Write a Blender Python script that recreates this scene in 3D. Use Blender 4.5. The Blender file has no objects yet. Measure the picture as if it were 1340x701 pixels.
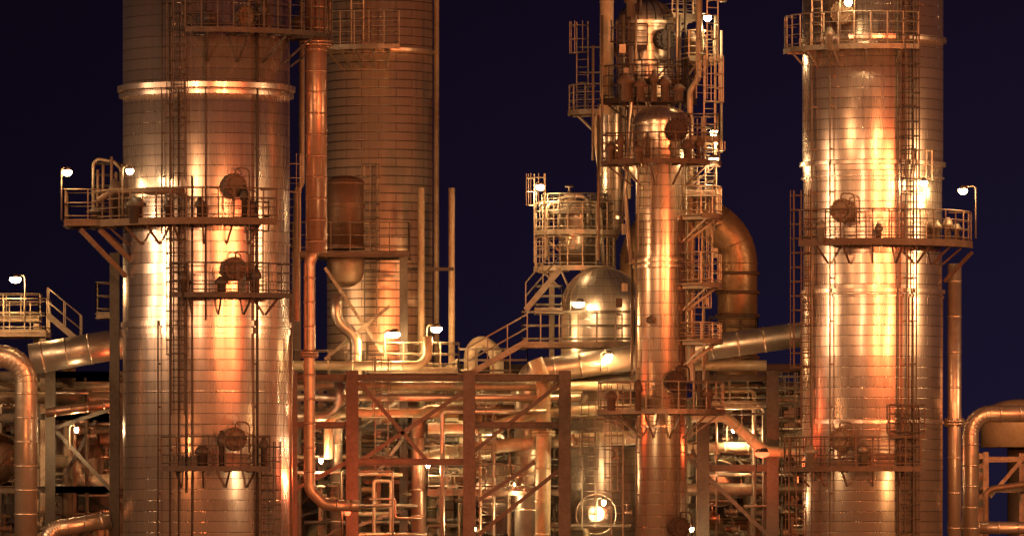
import bpy, math, random
from mathutils import Vector, Matrix
random.seed(7)
S=36/1340.0
D=250.0
def k(y): return 1+y/D
def P(px,py,y=0): return Vector(((px-670)*S*k(y), y, 8+(720-py)*S*k(y)))
def XX(px,y=0): return (px-670)*S*k(y)
def ZZ(py,y=0): return 8+(720-py)*S*k(y)
def R(px,y=0): return px*S*k(y)
col=bpy.context.scene.collection

# ---------------- materials ----------------
def newmat(name):
    m=bpy.data.materials.new(name); m.use_nodes=True
    nt=m.node_tree; b=nt.nodes["Principled BSDF"]; return m,nt,b
def N(nt,t,**kw):
    n=nt.nodes.new(t)
    for a,v in kw.items(): setattr(n,a,v)
    return n
def math_(nt,op,a,b=None):
    n=N(nt,'ShaderNodeMath',operation=op)
    for i,v in enumerate((a,b)):
        if v is None: continue
        if isinstance(v,(int,float)): n.inputs[i].default_value=v
        else: nt.links.new(v,n.inputs[i])
    return n.outputs[0]
def mixc(nt,f,a,b,bt='MIX'):
    n=N(nt,'ShaderNodeMix',data_type='RGBA',blend_type=bt)
    for i,v in ((0,f),(6,a),(7,b)):
        if isinstance(v,(int,float)): n.inputs[i].default_value=v
        elif isinstance(v,tuple): n.inputs[i].default_value=(*v,1)
        else: nt.links.new(v,n.inputs[i])
    return n.outputs[2]
def noise(nt,vec,scale,detail=4,rough=.6):
    n=N(nt,'ShaderNodeTexNoise'); n.inputs['Scale'].default_value=scale
    n.inputs['Detail'].default_value=detail; n.inputs['Roughness'].default_value=rough
    nt.links.new(vec,n.inputs['Vector']); return n.outputs['Fac']
def ramp(nt,f,a,b):
    n=N(nt,'ShaderNodeMapRange'); nt.links.new(f,n.inputs[0])
    n.inputs[1].default_value=a; n.inputs[2].default_value=b; return n.outputs[0]
def clad(name,colr,Rm=2.9,row=.36,width=2.2,rough=.36,metal=.8,mort=.012,tilt=.05,dirt=.5,var=.12,vert=.25,seam=.7,wob=.028):
    m,nt,b=newmat(name)
    tc=N(nt,'ShaderNodeTexCoord'); sp=N(nt,'ShaderNodeSeparateXYZ'); nt.links.new(tc.outputs['Object'],sp.inputs[0])
    ang=math_(nt,'ARCTAN2',sp.outputs[0],math_(nt,'MULTIPLY',sp.outputs[1],-1.0))
    u=math_(nt,'MULTIPLY',ang,Rm)
    cb=N(nt,'ShaderNodeCombineXYZ'); nt.links.new(u,cb.inputs[0]); nt.links.new(sp.outputs[2],cb.inputs[1])
    br=N(nt,'ShaderNodeTexBrick'); nt.links.new(cb.outputs[0],br.inputs['Vector'])
    br.inputs['Color1'].default_value=(0,0,0,1); br.inputs['Color2'].default_value=(1,1,1,1); br.inputs['Mortar'].default_value=(.5,.5,.5,1)
    br.inputs['Scale'].default_value=1; br.inputs['Mortar Size'].default_value=mort; br.inputs['Mortar Smooth'].default_value=.3
    br.inputs['Brick Width'].default_value=width; br.inputs['Row Height'].default_value=row
    zr=math_(nt,'DIVIDE',sp.outputs[2],row)
    fr=math_(nt,'FRACT',zr)
    hl=math_(nt,'LESS_THAN',fr,mort*2.6/row)
    seamf=math_(nt,'MAXIMUM',hl,math_(nt,'MULTIPLY',br.outputs['Fac'],vert))
    wn=N(nt,'ShaderNodeTexWhiteNoise',noise_dimensions='1D')
    nt.links.new(math_(nt,'MULTIPLY',math_(nt,'FLOOR',zr),3.37),wn.inputs['W'])
    wn2=N(nt,'ShaderNodeTexWhiteNoise',noise_dimensions='1D')
    nt.links.new(math_(nt,'MULTIPLY',math_(nt,'FLOOR',math_(nt,'DIVIDE',zr,5.0)),7.13),wn2.inputs['W'])
    mp=N(nt,'ShaderNodeVectorMath',operation='MULTIPLY'); nt.links.new(cb.outputs[0],mp.inputs[0]); mp.inputs[1].default_value=(5.5,.05,1)
    st=ramp(nt,noise(nt,mp.outputs[0],1.0,6,.7),.38,.75)
    bl=ramp(nt,noise(nt,cb.outputs[0],.35,6,.6),.4,.8)
    wv=math_(nt,'ADD',math_(nt,'MULTIPLY',wn.outputs['Value'],.5),math_(nt,'MULTIPLY',wn2.outputs['Value'],.5))
    c1=mixc(nt,wv,tuple(x*(1-var) for x in colr),tuple(min(1,x*(1+var*.5)) for x in colr))
    c2=mixc(nt,math_(nt,'MULTIPLY',st,dirt),c1,(colr[0]*.50,colr[1]*.37,colr[2]*.28))
    c3=mixc(nt,math_(nt,'MULTIPLY',bl,dirt*.4),c2,(colr[0]*.5,colr[1]*.38,colr[2]*.28))
    c4=mixc(nt,math_(nt,'MULTIPLY',seamf,seam),c3,(.06,.04,.03))
    nt.links.new(c4,b.inputs['Base Color'])
    b.inputs['Metallic'].default_value=metal
    r=math_(nt,'ADD',math_(nt,'MULTIPLY',wn.outputs['Value'],.02),math_(nt,'ADD',math_(nt,'MULTIPLY',st,.10),rough-.05))
    nt.links.new(r,b.inputs['Roughness'])
    g=N(nt,'ShaderNodeNewGeometry')
    sb=N(nt,'ShaderNodeVectorMath',operation='SUBTRACT'); nt.links.new(wn.outputs['Color'],sb.inputs[0]); sb.inputs[1].default_value=(.5,.5,.5)
    ml=N(nt,'ShaderNodeVectorMath',operation='MULTIPLY'); nt.links.new(sb.outputs[0],ml.inputs[0]); ml.inputs[1].default_value=(tilt,tilt,tilt)
    ad=N(nt,'ShaderNodeVectorMath',operation='ADD'); nt.links.new(g.outputs['Normal'],ad.inputs[0]); nt.links.new(ml.outputs[0],ad.inputs[1])
    nm=N(nt,'ShaderNodeVectorMath',operation='NORMALIZE'); nt.links.new(ad.outputs[0],nm.inputs[0])
    mp2=N(nt,'ShaderNodeVectorMath',operation='MULTIPLY'); nt.links.new(cb.outputs[0],mp2.inputs[0]); mp2.inputs[1].default_value=(1.1,.25,1)
    hn=noise(nt,mp2.outputs[0],1.3,1.5,.5)
    h=math_(nt,'ADD',math_(nt,'MULTIPLY',hn,wob),math_(nt,'SUBTRACT',math_(nt,'MULTIPLY',fr,-.008),math_(nt,'MULTIPLY',seamf,.012)))
    bp=N(nt,'ShaderNodeBump'); bp.inputs['Strength'].default_value=.6; bp.inputs['Distance'].default_value=1
    nt.links.new(h,bp.inputs['Height']); nt.links.new(nm.outputs[0],bp.inputs['Normal']); nt.links.new(bp.outputs[0],b.inputs['Normal'])
    return m
def plain(name,colr,rough=.5,metal=.3,dark=.45,scale=1.3,bump=.02,rustc=None):
    m,nt,b=newmat(name)
    g=N(nt,'ShaderNodeNewGeometry'); v=g.outputs['Position']
    f=ramp(nt,noise(nt,v,scale,6,.65),.35,.72); f2=ramp(nt,noise(nt,v,scale*7,4,.6),.4,.75)
    rc=rustc or (colr[0]*dark,colr[1]*dark*.8,colr[2]*dark*.62)
    c=mixc(nt,math_(nt,'MULTIPLY',f,.6),colr,rc); c=mixc(nt,math_(nt,'MULTIPLY',f2,.35),c,(rc[0]*.6,rc[1]*.5,rc[2]*.4))
    nt.links.new(c,b.inputs['Base Color']); b.inputs['Metallic'].default_value=metal
    nt.links.new(math_(nt,'ADD',math_(nt,'MULTIPLY',f2,.2),rough-.05),b.inputs['Roughness'])
    bp=N(nt,'ShaderNodeBump'); bp.inputs['Strength'].default_value=.5; bp.inputs['Distance'].default_value=bump
    nt.links.new(noise(nt,v,9,3),bp.inputs['Height']); nt.links.new(bp.outputs[0],b.inputs['Normal'])
    return m
def emis(name,c,s,base=None):
    m,nt,b=newmat(name); b.inputs['Base Color'].default_value=(*(base or c),1)
    b.inputs['Emission Color'].default_value=(*c,1); b.inputs['Emission Strength'].default_value=s; return m
CLAD_A=clad('aluminium cladding wide column',(.74,.62,.54),2.9,.375,5.2,.29,.9,.010,.045,.5,.10,.0,.68)
CLAD_E=clad('aluminium cladding tall column',(.76,.63,.52),2.47,.36,4.1,.29,.9,.010,.045,.5,.10,.15,.68)
CLAD_B=clad('dull sheet cladding',(.76,.58,.40),1.95,.33,1.3,.38,.75,.014,.04,.5,.10,.9,.75)
CLAD_C=clad('slim column cladding',(.76,.62,.47),.9,.42,2.8,.29,.9,.010,.035,.45,.08,.0,.6,.022)
CLAD_D=clad('dome cladding',(.70,.60,.48),1.3,.30,3.2,.33,.86,.010,.03,.45,.08,.15,.45)
PSILV=plain('silver pipe cladding',(.64,.55,.44),.34,.82,.6,.6,.006)
PCREAM=plain('cream pipe paint',(.48,.40,.27),.45,.15,.5,.9)
PPALE=plain('pale yellow pipe paint',(.56,.48,.30),.45,.1,.6,.9)
PBROWN=plain('weathered brown pipe',(.23,.16,.10),.5,.4,.45,1.5)
PDUCT=plain('bronze rusty duct',(.40,.24,.12),.42,.6,.5,1.0)
PRED=plain('silver pipe tinted with red light',(.42,.26,.18),.34,.7,.5,1,.006)  # red lamp light put into the base colour of a silver pipe
RUST=plain('rusted steel',(.13,.082,.052),.75,.15,.4,2.2,.03)
DRUM=plain('dull brown drum steel',(.16,.095,.055),.55,.4,.4,2.2,.03)
GALV=plain('galvanised steel',(.25,.21,.155),.5,.5,.4,1.5)
GALVL=plain('bright galvanised steel',(.46,.385,.275),.45,.45,.5,1.5)
DARK=plain('dark oxide steel',(.065,.046,.035),.6,.35,.4,2)
BEAM=plain('weathered grey brown beam',(.085,.071,.053),.65,.15,.5,1.3)
BEAMG=plain('grey beam paint',(.20,.17,.125),.55,.2,.45,1.3)
WARM=(1,.54,.21); GOLD=(1,.66,.33); REDO=(1,.20,.065)
BULB=emis('sodium lamp glass',(1,.74,.38),60)
BULBR=emis('red beacon glass',(1,.075,.025),6,(.02,.0,.0))

# ---------------- mesh builder ----------------
class MB:
    def __init__(s): s.v=[]; s.f=[]; s.s=[]
    def add(s,vs,fs,sm):
        o=len(s.v); s.v+= [Vector(v) for v in vs]
        for f,q in zip(fs,sm): s.f.append(tuple(i+o for i in f)); s.s.append(q)
def basis(d):
    d=d.normalized(); up=Vector((0,0,1)) if abs(d.z)<.95 else Vector((0,1,0))
    a=d.cross(up).normalized(); b=a.cross(d).normalized(); return a,b
def sweep(mb,pts,r,n=8,caps=True):
    pts=[Vector(p) for p in pts]; m=len(pts)
    rs=r if isinstance(r,(list,tuple)) else [r]*m
    dirs=[]
    for i in range(m):
        a=pts[max(i-1,0)]; b=pts[min(i+1,m-1)]
        if 0<i<m-1:
            d=(pts[i]-pts[i-1]).normalized()+(pts[i+1]-pts[i]).normalized()
            if d.length<1e-6: d=pts[i+1]-pts[i-1]
        else: d=b-a
        dirs.append(d.normalized() if d.length>1e-9 else Vector((0,0,1)))
    a,b=basis(dirs[0]); vs=[]
    for i in range(m):
        d=dirs[i]; a=(a-d*a.dot(d)).normalized(); b=d.cross(a).normalized()
        for j in range(n):
            t=2*math.pi*j/n; vs.append(pts[i]+(a*math.cos(t)+b*math.sin(t))*rs[i])
    fs=[];sm=[]
    for i in range(m-1):
        for j in range(n):
            fs.append((i*n+j,i*n+(j+1)%n,(i+1)*n+(j+1)%n,(i+1)*n+j)); sm.append(True)
    if caps:
        fs.append(tuple(range(n))[::-1]); fs.append(tuple((m-1)*n+j for j in range(n))); sm+=[False,False]
    mb.add(vs,fs,sm)
def cyl(mb,p0,p1,r,n=16): sweep(mb,[p0,p1],r,n)
def bar(mb,p0,p1,w,h,up=None):
    p0=Vector(p0);p1=Vector(p1); d=(p1-p0).normalized()
    u=Vector(up) if up else (Vector((0,0,1)) if abs(d.z)<.9 else Vector((0,1,0)))
    a=d.cross(u).normalized(); b=a.cross(d).normalized(); vs=[]
    for p in (p0,p1):
        for x,y in ((-1,-1),(1,-1),(1,1),(-1,1)): vs.append(p+a*x*w/2+b*y*h/2)
    mb.add(vs,[(3,2,1,0),(4,5,6,7),(0,1,5,4),(1,2,6,5),(2,3,7,6),(3,0,4,7)],[False]*6)
def hbeam(mb,p0,p1,w,h,up=None):
    p0=Vector(p0);p1=Vector(p1); d=(p1-p0).normalized()
    u=Vector(up) if up else (Vector((0,0,1)) if abs(d.z)<.9 else Vector((0,1,0)))
    a=d.cross(u).normalized(); b=a.cross(d).normalized(); t=h*.1
    bar(mb,p0+b*(h/2-t/2),p1+b*(h/2-t/2),w,t,b); bar(mb,p0-b*(h/2-t/2),p1-b*(h/2-t/2),w,t,b)
    bar(mb,p0,p1,w*.12,h-2*t-.002,b)
def lathe(mb,c,prof,n=64,cap=True,sm=True):
    c=Vector(c); vs=[]
    for r,z in prof:
        for j in range(n):
            t=2*math.pi*j/n; vs.append(c+Vector((math.cos(t)*r,math.sin(t)*r,z)))
    fs=[];s=[]
    for i in range(len(prof)-1):
        for j in range(n):
            fs.append((i*n+j,i*n+(j+1)%n,(i+1)*n+(j+1)%n,(i+1)*n+j)); s.append(sm)
    if cap:
        fs.append(tuple(range(n))[::-1]); fs.append(tuple((len(prof)-1)*n+j for j in range(n))); s+=[False,False]
    mb.add(vs,fs,s)
def ringband(mb,c,r0,r1,z0,z1,n=96):
    lathe(mb,c,[(r0,z0),(r1,z0+.03)],n,False); lathe(mb,c,[(r1,z0+.03),(r1,z1-.03)],n,False); lathe(mb,c,[(r1,z1-.03),(r0,z1)],n,False)
def rounded(pts,rb,seg=7):
    pts=[Vector(p) for p in pts]; out=[pts[0]]
    for i in range(1,len(pts)-1):
        p=pts[i]; d1=(p-pts[i-1]); d2=(pts[i+1]-p); l1=d1.length;l2=d2.length; d1.normalize();d2.normalize()
        th=d1.angle(d2)
        if th<.03: out.append(p); continue
        t=min(rb*math.tan(th/2),l1*.48,l2*.48); rr=t/math.tan(th/2)
        c=p+(d2-d1).normalized()*(rr/math.cos(th/2)); a=p-d1*t-c; b=p+d2*t-c
        for q in range(seg+1):
            f=q/seg; out.append(c+(a*math.sin((1-f)*th)+b*math.sin(f*th))/math.sin(th))
    out.append(pts[-1]); return out
def mkobj(name,mb,mat,origin):
    me=bpy.data.meshes.new(name); o=Vector(origin)
    me.from_pydata([tuple(v-o) for v in mb.v],[],mb.f); me.polygons.foreach_set('use_smooth',mb.s)
    me.materials.append(mat); me.update()
    ob=bpy.data.objects.new(name,me); col.objects.link(ob); return ob
def tag(ob,label,cat,group=None):
    ob["label"]=label; ob["category"]=cat
    if group: ob["group"]=group
def thing(name,origin,label,cat,group=None):
    e=bpy.data.objects.new(name,None); e.location=origin; e.empty_display_size=.5; col.objects.link(e); tag(e,label,cat,group); return e
def part(t,name,mb,mat,label=None):
    ob=mkobj(name,mb,mat,t.location); ob.parent=t
    if label: ob["label"]=label
    return ob
def solo(name,mb,mat,origin,label,cat,group=None):
    ob=mkobj(name,mb,mat,origin); ob.location=origin; tag(ob,label,cat,group); return ob
def pl(loc,e,c,r=.12,parent=None):
    L=bpy.data.lights.new('lamp light','POINT'); L.energy=e; L.color=c; L.shadow_soft_size=r
    o=bpy.data.objects.new('lamp light',L); col.objects.link(o)
    if parent: o.parent=parent; o.location=Vector(loc)-parent.location
    else: o.location=loc
    return o

# ---------------- generators ----------------
def pole_pt(cx,cy,r,a,z): return Vector((cx+r*math.cos(a),cy+r*math.sin(a),z))
def arc_platform(cx,cy,z,ri,ro,a0,a1,label,mat=GALV,h=1.05,brk=5,grp="platforms around the columns",edge=.18):
    a0=math.radians(a0);a1=math.radians(a1)
    if a1<a0: a1+=2*math.pi
    t=thing('access_platform',(cx,cy,z),label,'platform',grp)
    n=max(6,int((a1-a0)*ro/.35)); A=[a0+(a1-a0)*i/n for i in range(n+1)]
    d=MB(); vs=[];fs=[]
    for a in A:
        for r,zz in ((ri,z),(ro,z),(ro,z-.05),(ri,z-.05)): vs.append(pole_pt(cx,cy,r,a,zz))
    for i in range(n):
        for j in range(4): fs.append((i*4+j,i*4+(j+1)%4,(i+1)*4+(j+1)%4,(i+1)*4+j))
    fs+= [(3,2,1,0),(n*4,n*4+1,n*4+2,n*4+3)]
    d.add(vs,fs,[False]*len(fs)); part(t,'deck',d,mat)
    e=MB(); vs=[];fs=[]
    for a in A:
        for r,zz in ((ro+.004,z+.03),(ro+.03,z+.03),(ro+.03,z+.03-edge),(ro+.004,z+.03-edge)): vs.append(pole_pt(cx,cy,r,a,zz))
    for i in range(n):
        for j in range(4): fs.append((i*4+j,i*4+(j+1)%4,(i+1)*4+(j+1)%4,(i+1)*4+j))
    e.add(vs,fs,[False]*len(fs)); part(t,'edge_channel',e,mat)
    rl=MB(); rr=ro-.03; ends=(a1-a0)<2*math.pi-.05
    for hh,rd in ((h,.03),(h*.7,.02),(h*.4,.02),(.13,.022)):
        sweep(rl,([pole_pt(cx,cy,ri+.15,a0,z+hh)] if ends else [])+[pole_pt(cx,cy,rr,a,z+hh) for a in A]+([pole_pt(cx,cy,ri+.15,a1,z+hh)] if ends else []),rd,6)
    m=max(3,int((a1-a0)*rr/.55))
    for i in range(m+1):
        a=a0+(a1-a0)*i/m; bar(rl,pole_pt(cx,cy,rr,a,z),pole_pt(cx,cy,rr,a,z+h),.048,.048)
    part(t,'railing',rl,mat)
    for i in range(brk):
        a=a0+(a1-a0)*(i+.5)/brk; b=MB(); w=ro-ri
        bar(b,pole_pt(cx,cy,ri,a,z-.12),pole_pt(cx,cy,ro-.02,a,z-.12),.08,.12)
        bar(b,pole_pt(cx,cy,ri,a,z-.2-w*.6),pole_pt(cx,cy,ro-.25,a,z-.18),.06,.06)
        part(t,'bracket',b,mat)
    return t
def rect_platform(x0,x1,y0,y1,z,label,mat=GALV,h=1.05,sides='FLRB',legs=None,grp="rectangular walkway platforms"):
    t=thing('walkway_platform',((x0+x1)/2,(y0+y1)/2,z),label,'platform',grp)
    d=MB(); bar(d,((x0+x1)/2,y0,z-.025),((x0+x1)/2,y1,z-.025),x1-x0,.05); part(t,'deck',d,mat)
    e=MB()
    for a,b in (((x0,y0),(x1,y0)),((x0,y1),(x1,y1)),((x0,y0+.07),(x0,y1-.07)),((x1,y0+.07),(x1,y1-.07))):
        hbeam(e,(*a,z-.14),(*b,z-.14),.1,.17)
    part(t,'edge_beam',e,mat)
    rl=MB(); S_={'F':((x0,y0),(x1,y0)),'B':((x0,y1),(x1,y1)),'L':((x0,y0),(x0,y1)),'R':((x1,y0),(x1,y1))}
    for s in sides:
        a,b=S_[s]; a=Vector((*a,z));b=Vector((*b,z)); L=(b-a).length
        for hh in (h,h*.55,.12): sweep(rl,[a+Vector((0,0,hh)),b+Vector((0,0,hh))],.024,6)
        m=max(1,round(L/.7))
        for i in range(m+1):
            p=a.lerp(b,i/m); bar(rl,p,p+Vector((0,0,h)),.042,.042)
    part(t,'railing',rl,mat)
    if legs is not None:
        for (x,y) in ((x0+.1,y0+.1),(x1-.1,y0+.1),(x0+.1,y1-.1),(x1-.1,y1-.1)):
            g=MB(); hbeam(g,(x,y,legs),(x,y,z-.3),.2,.2); part(t,'leg',g,mat)
    return t
def ladder(x,y,z0,z1,out=(0,-1),cage=True,mat=GALV,label='caged steel ladder fixed to a column',w=.46):
    t=thing('caged_ladder' if cage else 'ladder',(x,y,z0),label,'ladder','ladders on the columns')
    o=Vector((out[0],out[1],0)).normalized(); s=Vector((-o.y,o.x,0)); c=Vector((x,y,0))
    m=MB()
    for q in (-1,1): bar(m,c+s*q*w/2+Vector((0,0,z0)),c+s*q*w/2+Vector((0,0,z1+.9)),.045,.06)
    z=z0+.2
    while z<z1:
        sweep(m,[c-s*w/2+Vector((0,0,z)),c+s*w/2+Vector((0,0,z))],.017,5); z+=.28
    part(t,'ladder_frame',m,mat)
    if cage:
        m=MB(); z=z0+2.1; rc=.34
        def hp(a,zz): return c+o*(.30+rc*math.cos(a))+s*(rc*1.0*math.sin(a))+Vector((0,0,zz))
        AA=[math.radians(a) for a in range(-140,141,20)]
        while z<z1+.9:
            sweep(m,[c-s*w/2+Vector((0,0,z))]+[hp(a,z) for a in AA]+[c+s*w/2+Vector((0,0,z))],.02,5); z+=.5
        for a in (-100,-50,0,50,100):
            a=math.radians(a); bar(m,hp(a,z0+2.1),hp(a,z1+.9),.03,.012)
        part(t,'safety_cage',m,mat)
    return t
def column(cx,cy,segs,mat,label,bands=(),dome=False,name='distillation_column',grp=None,n=128):
    t=thing(name,(cx,cy,0),label,'column',grp)
    m=MB(); prof=[]
    for i,(r,z) in enumerate(segs): prof.append((r,z))
    if dome:
        r,z=segs[-1]
        for q in range(1,11):
            a=q/10*math.pi/2*.985; prof.append((r*math.cos(a),z+r*dome*math.sin(a)))
    lathe(m,(cx,cy,0),prof,n); ob=part(t,'shell',m,mat)
    for (r,z0,z1) in bands:
        b=MB(); ringband(b,(cx,cy,0),r-.25,r,z0,z1,n); part(t,'stiffener_band',b,mat)
    return t
def manhole(t,cx,cy,r,a,z,sz,mat=DARK,ln=.42):
    a=math.radians(a); d=Vector((math.cos(a),math.sin(a),0)); p=Vector((cx,cy,z))+d*(r-.1); s=Vector((-d.y,d.x,0)); u=Vector((0,0,1))
    m=MB(); cyl(m,p,p+d*ln,sz*.74,24); cyl(m,p+d*(ln-.02),p+d*(ln+.05),sz,28); cyl(m,p+d*(ln+.06),p+d*(ln+.11),sz*.97,28); cyl(m,p+d*(ln+.1),p+d*(ln+.16),sz*.6,24); cyl(m,p+d*(ln+.1),p+d*(ln+.26),sz*.14,10)
    for i in range(16):
        q=2*math.pi*i/16; c=p+(s*math.cos(q)+u*math.sin(q))*sz*.85; cyl(m,c+d*(ln-.07),c+d*(ln+.22),.04,6)
    bar(m,p+d*(ln+.2)-s*sz*.5,p+d*(ln+.2)+s*sz*.5,.05,.05)
    sweep(m,rounded([p+d*(ln+.12)+s*sz*1.2-u*sz,p+d*(ln+.12)+s*sz*1.2+u*sz*1.4,p+d*(ln+.12)+u*sz*1.4,p+d*(ln+.12)+u*.9*sz],.2),.03,6)
    part(t,'manhole',m,mat)
def conduit(t,cx,cy,r,a,z0,z1,rad=.035,mat=GALV):
    a=math.radians(a); m=MB(); p=pole_pt(cx,cy,r+.12,a,0)
    sweep(m,[(p.x,p.y,z0),(p.x,p.y,z1)],rad,8); z=z0+.5
    while z<z1:
        bar(m,(p.x,p.y,z),pole_pt(cx,cy,r-.02,a,z),.05,.05); z+=1.5
    part(t,'conduit',m,mat)
PG="process pipes of the refinery"
def pipe(pts,rpx,mat,bend=1.6,label='insulated process pipe of the refinery',rings=0,n=20,fl=(),grp=PG,name='process_pipe'):
    y0=pts[0][2]; r=R(rpx,y0); q=[P(*p) for p in pts]
    m=MB(); path=rounded(q,r*2*bend); sweep(m,path,r,n)
    if rings:
        for i in range(len(path)-1):
            a,b=path[i],path[i+1]; L=(b-a).length
            if L>rings*.8:
                c=int(L/rings)+1
                for j in range(c):
                    p=a.lerp(b,(j+.5)/c); d=(b-a).normalized()*.035
                    sweep(m,[p-d,p+d],r+.014,n)
    for i in range(1,len(path)-1) if rings and rpx>8 else []:
        d=(path[i+1]-path[i-1]).normalized()*.02; sweep(m,[path[i]-d,path[i]+d],r+.012,n)
    if not fl: return solo(name,m,mat,q[0],label,'pipe',grp)
    t=thing(name,q[0],label,'pipe',grp); part(t,'pipe_run',m,mat)
    for (i,f) in fl:
        a,b=q[i],q[i+1]; p=a.lerp(b,f); d=(b-a).normalized(); g=MB()
        cyl(g,p-d*.09,p-d*.012,r*1.55,n); cyl(g,p+d*.012,p+d*.09,r*1.55,n)
        u,v=basis(d)
        for j in range(10):
            w=(u*math.cos(j*.628)+v*math.sin(j*.628))*r*1.32; cyl(g,p+w-d*.15,p+w+d*.15,.025,5)
        part(t,'flange',g,mat)
    return t
def valve(px,py,y,s=.35,mat=PBROWN):
    c=P(px,py,y); t=thing('gate_valve',c,'weathered gate valve with handwheel on a pipe','valve','gate valves on the pipework')
    m=MB(); x=Vector((1,0,0)); u=Vector((0,0,1))
    sweep(m,[c-x*s,c-x*s*.8,c-x*.79*s,c-x*.3*s,c,c+x*.3*s,c+x*.79*s,c+x*.8*s,c+x*s],[s*.62,s*.62,s*.36,s*.4,s*.55,s*.4,s*.36,s*.62,s*.62],16)
    sweep(m,[c,c+u*s*.9,c+u*s*.92,c+u*s*1.02],[s*.33,s*.28,s*.45,s*.45],14); part(t,'valve_body',m,mat)
    w=MB(); sweep(w,[c+u*s,c+u*s*2.1],.035,8); cc=c+u*s*1.9
    ring=[cc+Vector((math.cos(a)*s*.75,math.sin(a)*s*.75,math.sin(a)*s*.15)) for a in [i*math.pi/9 for i in range(19)]]
    sweep(w,ring,.03,6,False)
    for i in range(0,18,3): sweep(w,[cc,ring[i]],.02,5)
    part(t,'handwheel',w,mat)
def vessel_h(px0,px1,py,rpx,y,mat,label='horizontal pressure vessel on saddles',axis='x',ln=6):
    r=R(rpx,y)
    if axis=='x': a=P(px0,py,y); b=P(px1,py,y)
    else: a=P(px0,py,y); b=a+Vector((.0,ln,0))
    d=(b-a).normalized(); pts=[];rs=[]
    for q in range(0,9):
        f=q/8*math.pi/2; pts.append(a-d*(.5*r*math.cos(f))); rs.append(max(.01,r*math.sin(f)))
    for q in range(8,-1,-1):
        f=q/8*math.pi/2; pts.append(b+d*(.5*r*math.cos(f))+d*.001); rs.append(max(.01,r*math.sin(f)))
    t=thing('pressure_vessel',a,label,'vessel','horizontal vessels in the pipe rack')
    m=MB(); sweep(m,pts,rs,40); part(t,'shell',m,mat)
    L=(b-a).length; c=max(2,int(L/.8))
    for j in range(c+1):
        b_=MB(); p=a.lerp(b,j/c); sweep(b_,[p-d*.05,p+d*.05],r+.02,40); part(t,'cladding_strap',b_,mat)
    if axis=='y':
        b_=MB()
        for q in range(12):
            f=2*math.pi*q/12; e=Vector((math.cos(f),0,math.sin(f)))
            sweep(b_,[a-d*(.5*r*math.cos(g_))+e*r*math.sin(g_)*1.01 for g_ in [i/6*math.pi/2 for i in range(1,7)]],.012,4)
        cyl(b_,a-d*(.5*r+.2),a-d*.4*r,r*.28,20); cyl(b_,a-d*(.5*r+.25),a-d*(.5*r+.17),r*.4,20)
        part(t,'ribbed_head',b_,mat)
    for f in (.15,.85):
        p=a.lerp(b,f); s=MB(); bar(s,p-Vector((0,0,r*1.7)),p-Vector((0,0,r*.7)),.3 if axis=='x' else r*1.5,.3 if axis!='x' else r*1.5); part(t,'saddle',s,BEAM)
    n_=MB(); p=a.lerp(b,.5); cyl(n_,p,p+Vector((0,0,r+.3)),r*.25,16); cyl(n_,p+Vector((0,0,r+.25)),p+Vector((0,0,r+.35)),r*.38,16); part(t,'nozzle',n_,mat)
    return t
def lamp(px,py,y,e=400,c=WARM,post=1.0,arm=(.35,0),label='lit sodium lamp on a slim post',bulb=None,mat=GALV,br=.14,off=(0,-.5,-.35)):
    h=P(px,py,y); base=h+Vector((-arm[0],-arm[1],-post))
    t=thing('lamp_post',base,label,'lamp','lamps lighting the refinery')
    m=MB(); sweep(m,rounded([base,base+Vector((0,0,post+.12)),h+Vector((0,0,.1))],.12),.028,8); part(t,'post',m,mat)
    g=MB(); sweep(g,[h+Vector((-.05,0,.13)),h+Vector((0,0,.09)),h+Vector((0,0,.02))],[.04,br*.7,br*.95],14); part(t,'lamp_head',g,DARK)
    b=MB(); lathe(b,h,[(.01,-.17),(br*.6,-.15),(br*.95,-.07),(br*.9,.015)],14); part(t,'bulb',b,bulb or BULB)
    pl(h+Vector(off),e,c,.12,t); return t
FG="steel pipe rack frames"
def frame(cols,ys,levels,mat=BEAM,w=.42,label='rust brown steel pipe rack frame',braces=(),base=0.,bh=.24,omit=()):
    y0=ys[0]; t=thing('pipe_rack',(XX(cols[0],y0),y0,base),label,'pipe rack',FG)
    top=ZZ(min(levels),y0)+.25
    for y in ys:
        for c in cols:
            m=MB(); hbeam(m,(XX(c,y0),y,base),(XX(c,y0),y,top),w,w,(0,1,0)); part(t,'column',m,mat)
        for l in levels:
            for i,(a,b) in enumerate(zip(cols[:-1],cols[1:])):
                if (l,i) in omit and y==y0: continue
                m=MB(); z=ZZ(l,y0); hbeam(m,(XX(a,y0)+w*.5,y,z),(XX(b,y0)-w*.5,y,z),w*.5,bh); part(t,'beam',m,mat)
    for l in levels:
        for c in cols:
            m=MB(); z=ZZ(l,y0)-.05; hbeam(m,(XX(c,y0),ys[0]+w*.5,z),(XX(c,y0),ys[-1]-w*.5,z),w*.5,bh*.9); part(t,'cross_beam',m,mat)
    for (a,b,c,d) in braces:
        m=MB(); p=P(a,b,y0);q=P(c,d,y0); p.y-=.06;q.y-=.06; bar(m,p,q,.1,.14); part(t,'brace',m,mat)
    return t
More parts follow.
